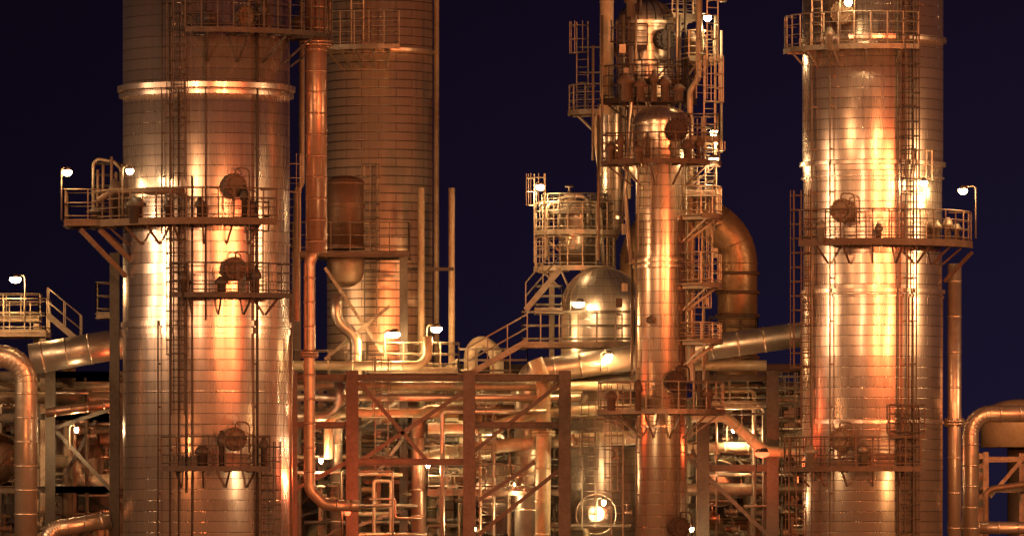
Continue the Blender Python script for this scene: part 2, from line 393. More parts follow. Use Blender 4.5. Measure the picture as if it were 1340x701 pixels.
def stair(p0,p1,w,label='steel stairway with handrails',mat=GALV,out=Vector((0,1,0))):
    p0=Vector(p0);p1=Vector(p1); t=thing('stairway',p0,label,'stairs')
    for q in (0,1):
        m=MB(); bar(m,p0+out*w*q,p1+out*w*q,.05,.2); part(t,'stringer',m,mat)
        m=MB(); u=Vector((0,0,1))
        for h in (1.0,.5): sweep(m,[p0+out*w*q+u*h,p1+out*w*q+u*h],.024,6)
        n=max(2,int((p1-p0).length/.8))
        for i in range(n+1):
            p=p0.lerp(p1,i/n)+out*w*q; bar(m,p,p+u*1.0,.04,.04)
        part(t,'handrail',m,mat)
    m=MB(); n=int(abs(p1.z-p0.z)/.2)
    for i in range(1,n):
        p=p0.lerp(p1,i/n); bar(m,p+out*.03,p+out*(w-.03),.26,.04)
    part(t,'treads',m,mat)

# ---------------- ground & world ----------------
g=MB()
g.add([(-3000,-2000,0),(3000,-2000,0),(3000,4000,0),(-3000,4000,0)],[(0,1,2,3)],[False])
gr=mkobj('ground',g,plain('gravel and concrete ground',(.09,.08,.07),.9,0,.6,.3),(0,0,0)); gr["kind"]="structure"; gr["label"]="dark gravel and concrete ground of the refinery"; gr["category"]="ground"
w=bpy.data.worlds.new("World"); bpy.context.scene.world=w; w.use_nodes=True; nt=w.node_tree; bg=nt.nodes['Background']
tc=N(nt,'ShaderNodeTexCoord'); sp=N(nt,'ShaderNodeSeparateXYZ'); nt.links.new(tc.outputs['Generated'],sp.inputs[0])
f=ramp(nt,sp.outputs[2],0.0,.085)
f2=ramp(nt,sp.outputs[0],-.07,.07)
lo=mixc(nt,f2,(.0052,.0035,.0105),(.010,.0078,.025)); hi=mixc(nt,f2,(.0036,.0018,.0064),(.0066,.0034,.0112))
nt.links.new(mixc(nt,f,lo,hi),bg.inputs['Color']); bg.inputs['Strength'].default_value=1

# ---------------- column A ----------------
AX,AY,AR=XX(270),0,R(109)
zt=29.5
A=column(AX,AY,[(AR,0),(AR,ZZ(430)),(AR,ZZ(300)),(AR,zt)],CLAD_A,'huge aluminium clad distillation column glowing orange with ring platforms',
  bands=[(AR+.2,ZZ(122),ZZ(113)),(AR+.14,ZZ(130),ZZ(122)),(AR+.05,ZZ(322),ZZ(318)),(AR+.07,ZZ(430),ZZ(421)),(AR+.04,ZZ(440),ZZ(430)),(AR+.03,ZZ(515),ZZ(512))],name='distillation_column')
for py in (248,356,576): manhole(A,AX,AY,AR,-70,ZZ(py),.42,RUST)
manhole(A,AX,AY,AR,-62,ZZ(30),.40,RUST)
for a,z0,z1 in ((-112,8,29),(-106,8,24),(-52,8,29),(-101,10,18),(-88,16,29),(-118,19,29),(-97,8,21),(-121,8,16)): conduit(A,AX,AY,AR,a,z0,z1,.03 if a!=-52 else .05,DARK)
arc_platform(AX,AY,ZZ(48),AR+.05,R(165),-97,5,'curved gangway platform high on the clad column',DARK,h=1.25)
arc_platform(AX,AY,ZZ(292),AR+.05,R(150),168,-50,'large curved platform wrapping the clad column',RUST,brk=9,edge=.24)
arc_platform(AX,AY,ZZ(388),AR+.05,R(142),-106,-35,'short curved platform below a manhole',DARK,brk=4)
arc_platform(AX,AY,ZZ(612),AR+.05,R(142),-112,-52,'short curved platform with a manhole',DARK,brk=4)
rect_platform(XX(88),XX(150),-1.8,.8,ZZ(290),'side landing bracketed off the clad column',RUST,sides='FLB')
lx,ly=AX+AR*math.cos(math.radians(-106))-.05,AY+AR*math.sin(math.radians(-106))-.25
ladder(lx,ly,ZZ(240),29,(-.2,-1),True,DARK); ladder(lx,ly,ZZ(545),ZZ(292),(-.2,-1),True,DARK)
lx,ly=AX+AR*math.cos(math.radians(-42))+.05,AY+AR*math.sin(math.radians(-42))-.25
ladder(lx,ly,4,ZZ(612),(.5,-1),True,DARK); 
lx,ly=AX+AR*math.cos(math.radians(-48))+.0,AY+AR*math.sin(math.radians(-48))-.25
ladder(lx-.1,ly,ZZ(385),ZZ(300),(.4,-1),True,DARK)
t=thing('platform_strut',P(175,345,-1),'diagonal steel struts under the side landing','strut')
for a in ((105,300,165,362),(130,300,182,352)):
    m=MB(); bar(m,P(a[0],a[1],-1.6),P(a[2],a[3],-1.2),.16,.16); part(t,'strut',m,RUST)
m=MB(); hbeam(m,(XX(149,1),1.5,0),(XX(149,1),1.5,ZZ(330,1)),.34,.34,(0,1,0)); solo('steel_column',m,BEAM,(XX(149,1),1.5,0),'brown steel column standing beside the clad tower','column')
rect_platform(XX(126,2),XX(146,2),2,3.4,ZZ(408,2),'tiny caged landing beside a steel column',GALV)
def pots(lst,mat,label):
    for px,py,y,w_,h_ in lst:
        c=P(px,py,y); m=MB(); sweep(m,[c,c+Vector((0,0,h_*.6)),c+Vector((0,0,h_*.62)),c+Vector((0,0,h_*.75)),c+Vector((0,0,h_))],[w_*.5,w_*.5,w_*.8,w_*.8,w_*.3],16)
        solo('instrument_pot',m,mat,c,label,'instrument','instruments on the platforms')
pots([(128,290,-1.2,.5,.5),(150,290,-1.2,.3,1.5),(178,292,-3.2,.45,.9),(220,292,-3.5,.2,.8),(262,292,-3.7,.25,.9),(290,388,-3.6,.3,.7),(335,388,-3.2,.25,1),(265,612,-3.6,.35,.8),(345,612,-3.0,.2,1.1),(275,48,-3.6,.3,.9),(345,48,-3.3,.25,1.3),(390,48,-2.2,.35,.7),(240,388,-3.7,.2,.9),(290,612,-3.6,.2,1.3),(320,292,-3.4,.2,1.3)],DARK,'small dark instrument pot standing on a platform')
pipe([(122,292,-.5),(122,214,-.5),(128,208,-.5),(150,212,-.5),(158,222,-.5),(158,292,-.5)],2.2,GALV,label='thin looped vent pipe on a landing')
for px,t_ in ((135,216),(146,205),(152,225),(128,222),(160,215)): pipe([(px,292,-.7),(px,t_,-.7)],1.8,RUST,label='thin upright conduit on a landing')
rect_platform(XX(120,1),XX(158,1),.9,1.8,ZZ(247,1),'small upper landing with thin rails',DARK,h=.9)
pipe([(128,262,-2.1),(150,250,-2.1),(240,250,-3.6)],4,RUST,label='rusty pipe lying along the platform')

# ---------------- column B ----------------
BX,BY,BR=XX(497,20),20,R(69,20)
B=column(BX,BY,[(BR,0),(BR,33)],CLAD_B,'dull silver clad column with dashed sheet seams',bands=[(BR+.08,ZZ(72,20),ZZ(66,20))])
pipe([(571,720,20),(571,-60,20)],3.6,PCREAM,label='thin tall vertical pipe beside the column')
pipe([(551,600,14),(551,246,14)],4.6,PPALE,label='tall upright pale yellow vent pipe'); pipe([(591,600,15),(591,246,15)],4.2,PPALE,label='tall upright pale yellow vent pipe')
rect_platform(XX(382,12),XX(535,12),12,15,ZZ(328,12),'steel gantry platform carrying a rusty drum',RUST,sides='FLR')
arc_platform(BX,BY,ZZ(66,20),BR+.05,R(105,20),-140,-75,'curved platform high on the silver column',GALV,h=1.3)
ladder(BX-.8,BY-BR-.3,ZZ(66,20),ZZ(-20,20),(0,-1),True,GALVL); ladder(BX-.3,BY-BR-.3,ZZ(430,20),ZZ(250,20),(0,-1),True,GALV)
dr=R(24,13); c=P(452,0,13); t=thing('hopper_drum',(c.x,13.2,ZZ(328,12)),'dull brown upright drum with pale rounded bottom','drum')
m=MB(); lathe(m,(c.x,13.2,0),[(dr,ZZ(325,12)),(dr,ZZ(234,12)),(dr*.7,ZZ(230,12)),(dr*.3,ZZ(228,12))],40); part(t,'drum_shell',m,DRUM)
for a_,b_ in ((325,318),(270,263),(240,236)):
    m=MB(); ringband(m,(c.x,13.2,0),dr-.1,dr+.05,ZZ(a_,12),ZZ(b_,12),40); part(t,'hoop',m,DRUM)
m=MB(); lathe(m,(c.x,13.2,0),[(.15,ZZ(374,12)),(dr*.5,ZZ(372,12)),(dr*.85,ZZ(366,12)),(dr*1.0,ZZ(356,12)),(dr*1.0,ZZ(345,12)),(dr*1.0,ZZ(334,12))],40); part(t,'rounded_bottom',m,PBROWN)
for px in (388,528): 
    m=MB(); hbeam(m,(XX(px,12),12.3,0),(XX(px,12),12.3,ZZ(336,12)),.3,.3,(0,1,0)); solo('steel_column',m,BEAM,(XX(px,12),12.3,0),'brown steel column holding up a gantry','column','gantry columns')
t=thing('cross_brace',P(425,350,12),'diagonal brace bars of the gantry','brace')
for a in ((425,350,500,460),(425,470,510,400),(470,560,600,470),(600,470,560,560)):
    m=MB(); bar(m,P(a[0],a[1],11.8),P(a[2],a[3],11.9),.1,.12); part(t,'brace',m,GALV)
m=MB(); hbeam(m,P(528,352,14.6),P(594,352,14.6),.12,.12); solo('steel_beam',m,BEAM,P(528,352,14.6),'thin steel beam tying the upright pipes','beam','beams in the structure')
pipe([(414,-60,-1),(414,330,-1)],14,PRED,label='thick vertical pipe tinted with red light',rings=.8,fl=((0,.3),))
pipe([(414,318,-1),(405,345,-1),(405,640,-1),(425,660,-1),(470,662,-1)],7.5,PRED,label='slim pipe tinted with red light bending at the foot',bend=1.2,rings=.9,fl=((1,.4),))
pipe([(395,-60,2),(395,240,2),(388,250,2),(388,420,2)],4,GALV,label='thin conduit pipe beside the column')
pipe([(378,390,0),(378,720,0)],5,PRED,label='thin red-tinted riser pipe')
pipe([(432,-60,1),(432,60,1)],3,GALV,label='thin conduit pipe beside the column')
pipe([(440,385,11),(440,420,11),(466,440,11),(466,520,11),(440,560,11),(440,720,11)],8,PSILV,label='silvery S shaped process pipe',rings=.8)
ladder(XX(386,3),2,ZZ(330,2),ZZ(235,2),(-.3,-1),True,GALVL)

# ---------------- tower C ----------------
CX,CY,CR=XX(865,4),4,R(33,4)
C=column(CX,CY,[(CR,0),(CR,ZZ(345,4)),(CR,ZZ(222,4)),(CR*1.1,ZZ(215,4)),(CR*1.12,ZZ(160,4))],CLAD_C,'slim golden clad column with manhole at its head',
   bands=[(CR+.12,ZZ(352,4),ZZ(346,4)),(CR+.12,ZZ(344,4),ZZ(338,4)),(CR+.06,ZZ(560,4),ZZ(556,4)),(CR+.2,ZZ(165,4),ZZ(160,4))],dome=.6,n=64)
manhole(C,CX,CY,CR,-65,ZZ(172,4),.42); manhole(C,CX,CY,CR,-66,ZZ(500,4),.4); manhole(C,CX,CY,CR,-60,ZZ(690,4),.4)
manhole(C,CX,CY,CR,-110,ZZ(420,4),.1,GALV,.3)
conduit(C,CX,CY,CR,-30,8,22); conduit(C,CX,CY,CR,-150,8,20); conduit(C,CX,CY,CR,-55,8,20,.02)
ux,uy,ur=XX(846,9),9,R(37,9)
U=column(ux,uy,[(.35,ZZ(240,9)),(ur,ZZ(215,9)),(ur,ZZ(30,9))],CLAD_D,'domed clad column head with dark ribs behind platforms',dome=.8,bands=[(ur+.1,ZZ(34,9),ZZ(28,9)),(ur+.08,ZZ(90,9),ZZ(84,9))],n=64)
m=MB()
for i in range(20):
    a=2*math.pi*i/20; zc=ZZ(30,9)
    sweep(m,[(ux+math.cos(a)*(ur+.015)*math.cos(e),uy+math.sin(a)*(ur+.015)*math.cos(e),zc+(ur*.8+.015)*math.sin(e)) for e in [q/10*math.pi/2 for q in range(10)]],.022,4)
part(U,'dome_rib',m,DARK)
m=MB(); cyl(m,(ux,uy,0),(ux,uy,ZZ(239,9)),.33,24); part(U,'stem',m,GALV)
manhole(U,ux,uy,ur,-62,ZZ(55,9),.4)
dx,dy,dr_=XX(799,15.2),15.2,R(17,15)
Dc=column(dx,dy,[(.2,ZZ(315,15)),(dr_,ZZ(296,15)),(dr_,ZZ(140,15))],CLAD_C,'pale clad riser column joined to the tower',dome=.7,bands=[(dr_+.06,ZZ(200,15),ZZ(195,15)),(dr_+.06,ZZ(288,15),ZZ(282,15))],n=48)
m=MB(); cyl(m,(dx,dy,0),(dx,dy,ZZ(314,15)),.2,20); part(Dc,'stem',m,GALV)
pipe([(794,150,7),(794,-60,7)],9,PCREAM,label='thick pale vertical pipe beside the tower head',rings=1.2)
pipe([(786,230,10),(778,160,10),(800,120,10),(822,150,10),(822,260,10)],3.5,PPALE,label='thin looping pale yellow pipe')
pipe([(903,500,5),(903,120,5),(915,100,5),(915,-40,5)],4,PCREAM,label='thin riser pipe along the tower')
pipe([(826,345,5.5),(818,250,5.5),(826,140,5.5),(826,60,5.5)],3,PSILV,label='thin riser pipe along the tower')
for px,a,b in ((897,-20,140),(886,-20,130),(908,200,520),(921,250,520),(816,20,140),(812,140,260),(838,-20,20),(901,140,300),(944,40,200),(788,20,200),(776,60,210),(827,345,500),(783,150,340),(890,20,160),(832,20,130),(875,40,200),(822,140,215),(936,20,300)): pipe([(px,b,6.2),(px,a,6.2)],1.8,random.choice([GALV,GALVL,DARK,PBROWN]),label='thin conduit running up the tower',n=8)
TG='platform ringed with railings on the slim tower'
arc_platform(CX,CY,ZZ(212,4),CR*1.15,R(78,4),-190,20,TG,RUST,h=.95,brk=6)
arc_platform(XX(848,7),7,ZZ(132,7),ur*.2,R(63,7),-185,5,TG,DARK,h=1.2,brk=5)
arc_platform(XX(848,7),7,ZZ(108,7),ur*.9,R(58,7),-120,5,TG,DARK,h=.7,brk=3)
arc_platform(XX(880,7),7,ZZ(78,7),ur*.6,R(60,7),-70,40,TG,GALVL,h=.95,brk=3)
arc_platform(XX(846,9),9,ZZ(22,9),ur+.1,R(66,9),-60,40,TG,GALVL,h=.9,brk=3)
arc_platform(XX(846,9),9,ZZ(64,9),ur+.1,R(56,9),-170,-90,TG,DARK,h=.8,brk=3)
arc_platform(CX,CY,ZZ(537,4),CR+.05,R(83,4),-195,15,TG,GALV,h=1.0,brk=6)
for py,h in ((282,1.0),(372,1.1),(445,.6)): arc_platform(CX,CY,ZZ(py,4),CR+.05,R(80,4),-50,35,TG,GALVL,h=h,brk=3)
for l,r_,py,h in ((893,935,250,.5),(900,940,180,.8)):
    rect_platform(XX(l,5),XX(r_,5),4.2,6,ZZ(py,5),'small landing on the ladder run',GALV,h=h)
for x,a,b,mm in ((912,480,300,GALVL),(925,372,282,GALVL),(930,275,190,GALVL),(928,212,78,GALVL),(932,80,-30,GALVL),(905,282,160,GALV),(918,130,40,GALV)): ladder(XX(x,5),4.6,ZZ(a,5),ZZ(b,5)-.8,(.6,-1),True,mm)
ladder(XX(807,5),4.0,ZZ(720,5),ZZ(537,5),(-.5,-1),True,GALV); ladder(XX(843,4),CY-CR-.25,ZZ(330,4),ZZ(215,4),(0,-1),False,GALV)
ladder(XX(826,6),5.5,ZZ(212,6),ZZ(132,6),(-.4,-1),True,DARK); ladder(XX(815,6),6,ZZ(132,6),ZZ(60,6),(-.4,-1),True,DARK)
arc_platform(XX(786,11),11,ZZ(146,11),.3,R(42,11),-240,-60,'small round landing at the ladder cage',GALV,h=.95,brk=3)
ladder(XX(762,11),10.6,ZZ(146,11),ZZ(62,11),(-.5,-1),True,GALV)
for zz in (62,95):
    m=MB(); bar(m,P(758,zz,10.8),P(792,zz,9.5),.06,.06); solo('ladder_stay',m,GALV,P(758,zz,10.8),'thin steel stay holding a ladder to the tower','bracket','stays holding the tower ladder')
pots([(800,212,3,.3,.7),(835,212,1.9,.25,.6),(900,212,2.2,.3,.8),(820,132,5,.4,1.0),(838,132,4.9,.3,.8),(870,132,5,.3,.9),(888,132,5.4,.35,.6),(825,22,7.6,.3,.8),(905,78,6,.3,1.0),(800,537,2.5,.3,.7),(925,537,2.6,.3,.8),(835,537,1.8,.2,1.1),(812,212,2.6,.2,1.0),(915,212,2.6,.2,.9),(856,132,4.8,.2,1.1)],RUST,'small rusty instrument pot standing on a platform')
for i in range(14):
    px=random.choice([random.uniform(893,944),random.uniform(805,830)]); py=random.uniform(60,500); c=P(px,py,5.6); s_=random.uniform(.1,.2); m=MB()
    bar(m,c,c+Vector((0,0,s_*2.2)),s_*1.6,s_); bar(m,c+Vector((0,-s_*.55,s_*.2)),c+Vector((0,-s_*.55,s_*2)),s_*1.3,.02); bar(m,c+Vector((0,0,s_)),c+Vector((0,1.2,s_)),.04,.04)
    solo('junction_box',m,random.choice([GALVL,RUST,GALV]),c,'small metal junction box on the tower','box','junction boxes on the tower')
# access tower
for py,mt,h in ((350,GALVL,1.1),(303,GALVL,1.05),(276,GALV,.6)):
    arc_platform(XX(752,14),14,ZZ(py,14),.6,R(53 if py>280 else 44,14),-230,50,'round landing of the pale access tower',mt,h=h,brk=6)
vt=column(XX(757,14),14,[(R(26,14),ZZ(352,14)),(R(26,14),ZZ(272,14))],CLAD_D,'stubby drum standing on a round landing',dome=.5,bands=[(R(29,14),ZZ(275,14),ZZ(268,14))],name='process_drum',n=48)
pipe([(732,300,13),(732,262,13),(740,256,13),(760,256,13),(770,262,13),(770,300,13)],3,PSILV,label='looping pipe over the stubby drum')
pipe([(716,340,13),(716,268,13),(745,262,13),(785,270,13),(790,350,13)],2.5,GALVL,label='looping pipe over the stubby drum')
for px,py,s in ((745,256,.18),(775,268,.18)): valve(px,py,13.2,s,GALV)
for px,yy in ((722,14),(790,15.2)):
    m=MB(); hbeam(m,(XX(px,14),yy,0),(XX(px,14),yy,ZZ(355,14)),.2,.2,(0,1,0)); solo('steel_column',m,GALV,(XX(px,14),yy,0),'slim steel column under the access tower','column','gantry columns')
rect_platform(XX(700,13),XX(735,13),10.6,12,ZZ(405,13),'small landing beside the domed vessel',GALV,h=.8)
stair(P(733,352,10.6),P(688,405,10.6),.7,mat=GALV)
ladder(XX(706,14),12.6,ZZ(345,14),ZZ(262,14),(-.6,-1),True,GALVL)
# domed vessel
vx,vy,vr=XX(788,12.6),12.6,R(54,12.6); zd=ZZ(403,12.6)
V=column(vx,vy,[(vr,0),(vr,zd)],CLAD_D,'broad shiny domed vessel with ribbed cladding',dome=1.0,bands=[(vr+.03,zd-.06,zd+.06)],name='domed_vessel',n=72)
m=MB()
for i in range(28):
    a=2*math.pi*i/28; pts=[]
    for q in range(0,10):
        e=q/10*math.pi/2; pts.append((vx+math.cos(a)*(vr+.001)*math.cos(e),vy+math.sin(a)*(vr+.001)*math.cos(e),zd+(vr+.001)*math.sin(e)))
    sweep(m,pts,.012,4)
part(V,'dome_rib',m,PSILV)
# arch pipe
yy=18.5; m=MB(); c=P(901,345,yy); rr=R(64,yy); tr=R(26,yy)
path=[Vector((c.x-rr,yy,ZZ(500,yy)))]+[c+Vector((-rr*math.cos(q/24*math.pi),0,rr*math.sin(q/24*math.pi)*.98)) for q in range(25)]+[Vector((c.x+rr,yy,ZZ(530,yy)))]
sweep(m,path,tr,36)
t=thing('arched_duct',(c.x+rr,yy,ZZ(530,yy)),'huge bronze rusty pipe arching over behind the slim column','pipe'); part(t,'duct',m,PDUCT)
for i in (2,6,10,14,18,22,25):
    g=MB(); d=(path[i+1]-path[i-1]).normalized()*.02; sweep(g,[path[i]-d,path[i]+d],tr+.03,36); part(t,'weld_band',g,PDUCT)
for py in (360,385,415,470):
    g=MB(); q=Vector((c.x+rr,yy,ZZ(py,yy))); cyl(g,q,q+Vector((0,0,.12)),tr*1.12,36); part(t,'flange',g,DRUM)
rect_platform(XX(928,16),XX(990,16),15,17,ZZ(440,16),'small landing around the arched duct',RUST,h=.7)

# ---------------- column E ----------------
EX,EY,ER=XX(1142),0,R(92)
E=column(EX,EY,[(ER*.985,0),(ER,ZZ(392)),(ER*.985,ZZ(380)),(ER*.985,ZZ(240)),(ER,ZZ(212)),(ER,30)],CLAD_E,'tall aluminium clad distillation column with golden highlights',
  bands=[(ER+.1,ZZ(220),ZZ(212)),(ER+.05,ZZ(236),ZZ(232)),(ER+.07,ZZ(386),ZZ(379)),(ER+.04,ZZ(392),ZZ(386)),(ER+.05,ZZ(556),ZZ(550)),(ER+.12,ZZ(58),ZZ(50))])
for py,a in ((24,-115),(280,-115),(576,-116)): manhole(E,EX,EY,ER,a,ZZ(py),.42,PBROWN)
for a in (-60,-66,-148,-128,-73,-57): conduit(E,EX,EY,ER,a,8,29,.028)
arc_platform(EX,EY,ZZ(66),ER+.05,R(116),-180,-62,'curved platform high on the golden column',GALV,h=1.15,brk=5)
arc_platform(EX,EY,ZZ(318),ER+.05,R(130),-140,-8,'long curved platform around the golden column',RUST,brk=7,edge=.24)
arc_platform(EX,EY,ZZ(612),ER+.05,R(122),-165,-62,'curved platform low on the golden column',RUST,brk=5)
arc_platform(EX,EY,ZZ(570),ER+.05,R(100),-80,-50,'tiny step platform on the golden column',RUST,brk=2)
la=math.radians(-64); lx,ly=EX+ER*math.cos(la),EY+ER*math.sin(la)-.25
ladder(lx,ly,ZZ(318),29,(.3,-1),True,DARK); ladder(lx,ly,4,ZZ(570),(.3,-1),True,DARK); ladder(lx+.45,ly+.2,ZZ(318),ZZ(235),(.3,-1),True,GALVL)
ladder(XX(1053),-1.1,ZZ(560),ZZ(285),(-1,-1),True,RUST); ladder(XX(1046),-1.5,4,ZZ(606),(-1,-1),True,RUST)
ladder(XX(1066),-1.9,ZZ(66),29,(-1,-1),True,GALVL)
pipe([(1249,345,.5),(1249,760,.5)],9,PSILV,label='silver riser pipe beside the golden column',rings=1.3,fl=((0,.5),))
pots([(1240,318,-1.2,.25,.9),(1252,318,-1.2,.22,.7),(1225,318,-1.6,.25,.8),(1075,318,-3,.2,.8),(1150,318,-3.2,.2,.7),(1060,612,-2.8,.3,.8),(1130,612,-3,.3,.9),(1085,66,-3,.25,.8)],GALV,'pale instrument pot standing on a platform')
m=MB(); bar(m,P(1272,330,-.5),P(1236,368,.2),.1,.1); solo('platform_strut',m,RUST,P(1275,335,-.5),'diagonal strut below the curved platform','strut')

# ---------------- big pipes ----------------
pipe([(1052,437,9),(700,486,9),(690,500,9),(690,720,9)],16.5,PSILV,label='large silver pipe sloping between the towers',rings=1.0,n=28,bend=1.0)
pipe([(40,470,6),(165,448,6)],20,PSILV,label='large silver pipe running behind the column',rings=1.0,n=28)
pipe([(-40,466,-1),(34,466,-1),(34,720,-1)],15,PSILV,label='silver pipe bending down in an elbow',rings=.9,n=28,bend=1.1)
pipe([(1400,541,2),(1270,541,2),(1270,760,2)],11,PSILV,label='silver pipe bending down in an elbow',rings=.8,n=24,bend=1.2)
pipe([(1400,625,7),(1290,640,7),(1290,760,7)],4,PBROWN,label='brown pipe running off behind the elbow')
pipe([(1400,690,3),(1240,690,3)],8,PSILV,label='silver pipe low by the column',rings=.8)
tk=column(XX(1335,26),26,[(R(52,26),ZZ(585,26)),(R(52,26),ZZ(548,26))],PPALE,'low domed storage tank in pale paint',dome=.5,name='storage_tank',n=64)
m=MB(); cyl(m,(XX(1335,26),26,0),(XX(1335,26),26,ZZ(584,26)),.5,20); part(tk,'pedestal',m,BEAM)
frame([1290,1345],[9,12],[600,640],GALV,.2,'small grey steel frame by the tank',braces=((1295,650,1338,600),),bh=.16)
# ---------------- left clutter ----------------
frame([66,150,-30],[7,12],[490,545,640],BEAM,.36,'brown steel pipe rack frame',braces=((70,560,145,640),(145,535,70,560)))
rect_platform(XX(-20,10),XX(62,10),9,12,ZZ(433,10),'raised walkway with pale railings',GALVL,h=1.15,legs=0)
rect_platform(XX(-20,12),XX(50,12),12.3,14,ZZ(412,12),'raised walkway with pale railings',GALVL,h=.8,legs=0)
stair(P(62,412,9),P(105,448,9),.9,mat=GALV)
vessel_h(124,0,612,32,13,PBROWN,'brown vessel end facing out of the rack',axis='y'); vessel_h(-8,0,600,34,13,PBROWN,'brown vessel end facing out of the rack',axis='y')
pipe([(60,540,5),(148,528,5)],6,PRED,label='red-tinted pipe crossing the rack',rings=.7); pipe([(60,720,1),(66,692,1),(145,680,1)],11,PSILV,label='silver pipe low by the column',rings=.8)
pipe([(-20,520,9),(148,520,9)],8,PBROWN); pipe([(-20,505,10),(148,505,10)],6,PCREAM); pipe([(90,480,10),(90,720,10)],9,PBROWN)
# ---------------- central rack ----------------
frame([381,461,614,739],[7,12],[494,556,604],BEAM,.44,'brown steel pipe rack frame',braces=((625,700,735,612),(470,604,610,510),(620,590,735,500),(385,640,455,604),(470,500,560,604),(625,655,700,604)),omit=((556,1),(604,0),(604,2)))
frame([920,1011],[7,12],[494,560,612],BEAM,.44,'brown steel pipe rack frame with diagonal brace',braces=((900,598,1005,700),),omit=((560,0),))
frame([739,920],[9.5,12.5],[494,580],BEAM,.36,'brown steel pipe rack frame behind a column')
frame([380,520,660,800,940,1060],[30,36],[480,540,600,660],DARK,.4,'dark steel pipe rack with many levels',braces=((380,540,520,600),(660,660,800,600),(800,480,940,540)))
frame([420,495,575,655,720,775],[14,18],[520,575,630,680],GALV,.2,'slender inner steel frame in the rack',braces=((420,575,495,520),(575,630,655,575),(655,575,720,630),(495,680,575,630),(720,520,775,575)),bh=.14)
frame([900,955,1035],[15,19],[530,575,630,680],GALV,.2,'slender inner steel frame in the rack',braces=((900,575,955,530),(955,630,1035,575)),bh=.14)
frame([0,80,160],[26,32],[500,560,620,680],DARK,.4,'dark steel pipe rack with many levels')
for i in range(34):
    zone=random.choice([(385,780),(385,780),(905,1040),(10,140)]); x0=random.uniform(*zone); y0=random.uniform(498,680); dx_=random.uniform(40,100)*random.choice([-1,1]); dy_=random.uniform(30,85); yy=random.uniform(8,20)
    m=MB(); bar(m,P(x0,y0,yy),P(x0+dx_,y0+dy_,yy),.07,random.uniform(.07,.14)); solo('steel_brace',m,random.choice([DARK,BEAM,BEAMG,GALV]),P(x0,y0,yy),'slanting steel brace bar in the rack','brace','brace bars in the pipe rack')
rect_platform(XX(683,10),XX(830,10),9.6,11,ZZ(447,10),'walkway with railings over the pipe rack',GALV,h=1.1)
rect_platform(XX(600,10),XX(690,10),10,11.5,ZZ(488,10),'walkway with railings over the pipe rack',GALV,h=.9)
rect_platform(XX(480,11),XX(600,11),11,13,ZZ(480,11),'walkway with railings over the pipe rack',GALV,h=.9)
rect_platform(XX(385,11),XX(475,11),11,13,ZZ(490,11),'walkway with railings over the pipe rack',GALV,h=.9)
rect_platform(XX(560,9),XX(735,9),8.5,10,ZZ(640,9),'walkway with railings inside the pipe rack',GALV,h=.9)
rect_platform(XX(400,13),XX(520,13),12.5,13.8,ZZ(600,13),'walkway with railings inside the pipe rack',GALV,h=.9)
stair(P(690,446,9.3),P(612,490,9.3),.9,mat=GALV)
rect_platform(XX(930,10),XX(1050,10),9,10.5,ZZ(525,10),'walkway with railings over the pipe rack',GALV,h=.9)
for px,a,b in ((636,560,700),(500,500,620),(770,560,690),(1030,520,640)): ladder(XX(px,9),8.2,ZZ(b,9),ZZ(a,9),(0,-1),True,GALV)
# middle pipes
pipe([(650,490,14),(650,460,14),(628,445,14),(616,460,14),(616,500,14)],9,PCREAM,label='cream pipe loop above the rack',bend=1.2)
pipe([(700,470,8),(712,500,8),(710,720,8)],10,PPALE,label='pale yellow vertical pipe in the rack',rings=1.2,fl=((1,.3),))
pipe([(548,600,8.6),(600,590,8.6),(700,578,8.6),(835,572,8.6)],9,PCREAM,label='cream pipe running across the rack',rings=1.0)
pipe([(560,560,8),(640,560,8),(700,540,8),(830,535,8)],7,PPALE,label='pale yellow pipe stepping across the rack')
pipe([(380,520,8),(760,520,8)],5,PSILV); pipe([(380,505,8.5),(830,505,8.5)],6,PCREAM); pipe([(380,478,10),(560,478,10),(560,440,10)],6,PPALE,rings=1)
pipe([(380,545,8),(430,545,8),(445,530,8),(445,500,8)],7,PSILV); pipe([(430,600,8),(430,540,8),(600,540,8)],6,PPALE)
pipe([(900,585,9),(1060,585,9)],7,PCREAM,rings=.9); pipe([(890,640,9),(1060,640,9)],8,PBROWN)
pipe([(905,545,6.5),(950,545,6.5),(1000,590,6.5),(1060,592,6.5)],7,PCREAM,label='cream pipe sloping across the rack',rings=.9)
pipe([(900,478,9.6),(1003,478,9.6)],7,PCREAM)
vessel_h(652,0,640,34,12,CLAD_D,'clad vessel end facing out of the rack',axis='y')
vessel_h(940,0,632,30,12,CLAD_D,'clad vessel end facing out of the rack',axis='y')
vessel_h(780,0,672,26,11,CLAD_D,'clad vessel end facing out of the rack',axis='y')
vessel_h(560,690,520,16,18,CLAD_B,'silver horizontal vessel in the rack'); vessel_h(930,1040,520,16,20,CLAD_B)
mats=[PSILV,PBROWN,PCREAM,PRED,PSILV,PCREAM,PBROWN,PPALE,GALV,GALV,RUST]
labs={PSILV.name:'silver process pipe in the rack',PCREAM.name:'cream process pipe in the rack',PPALE.name:'pale yellow process pipe in the rack',PBROWN.name:'brown weathered process pipe in the rack',PRED.name:'red-tinted process pipe in the rack',GALV.name:'grey galvanised pipe in the rack',GALVL.name:'pale galvanised pipe in the rack',RUST.name:'thin rusty pipe in the rack'}
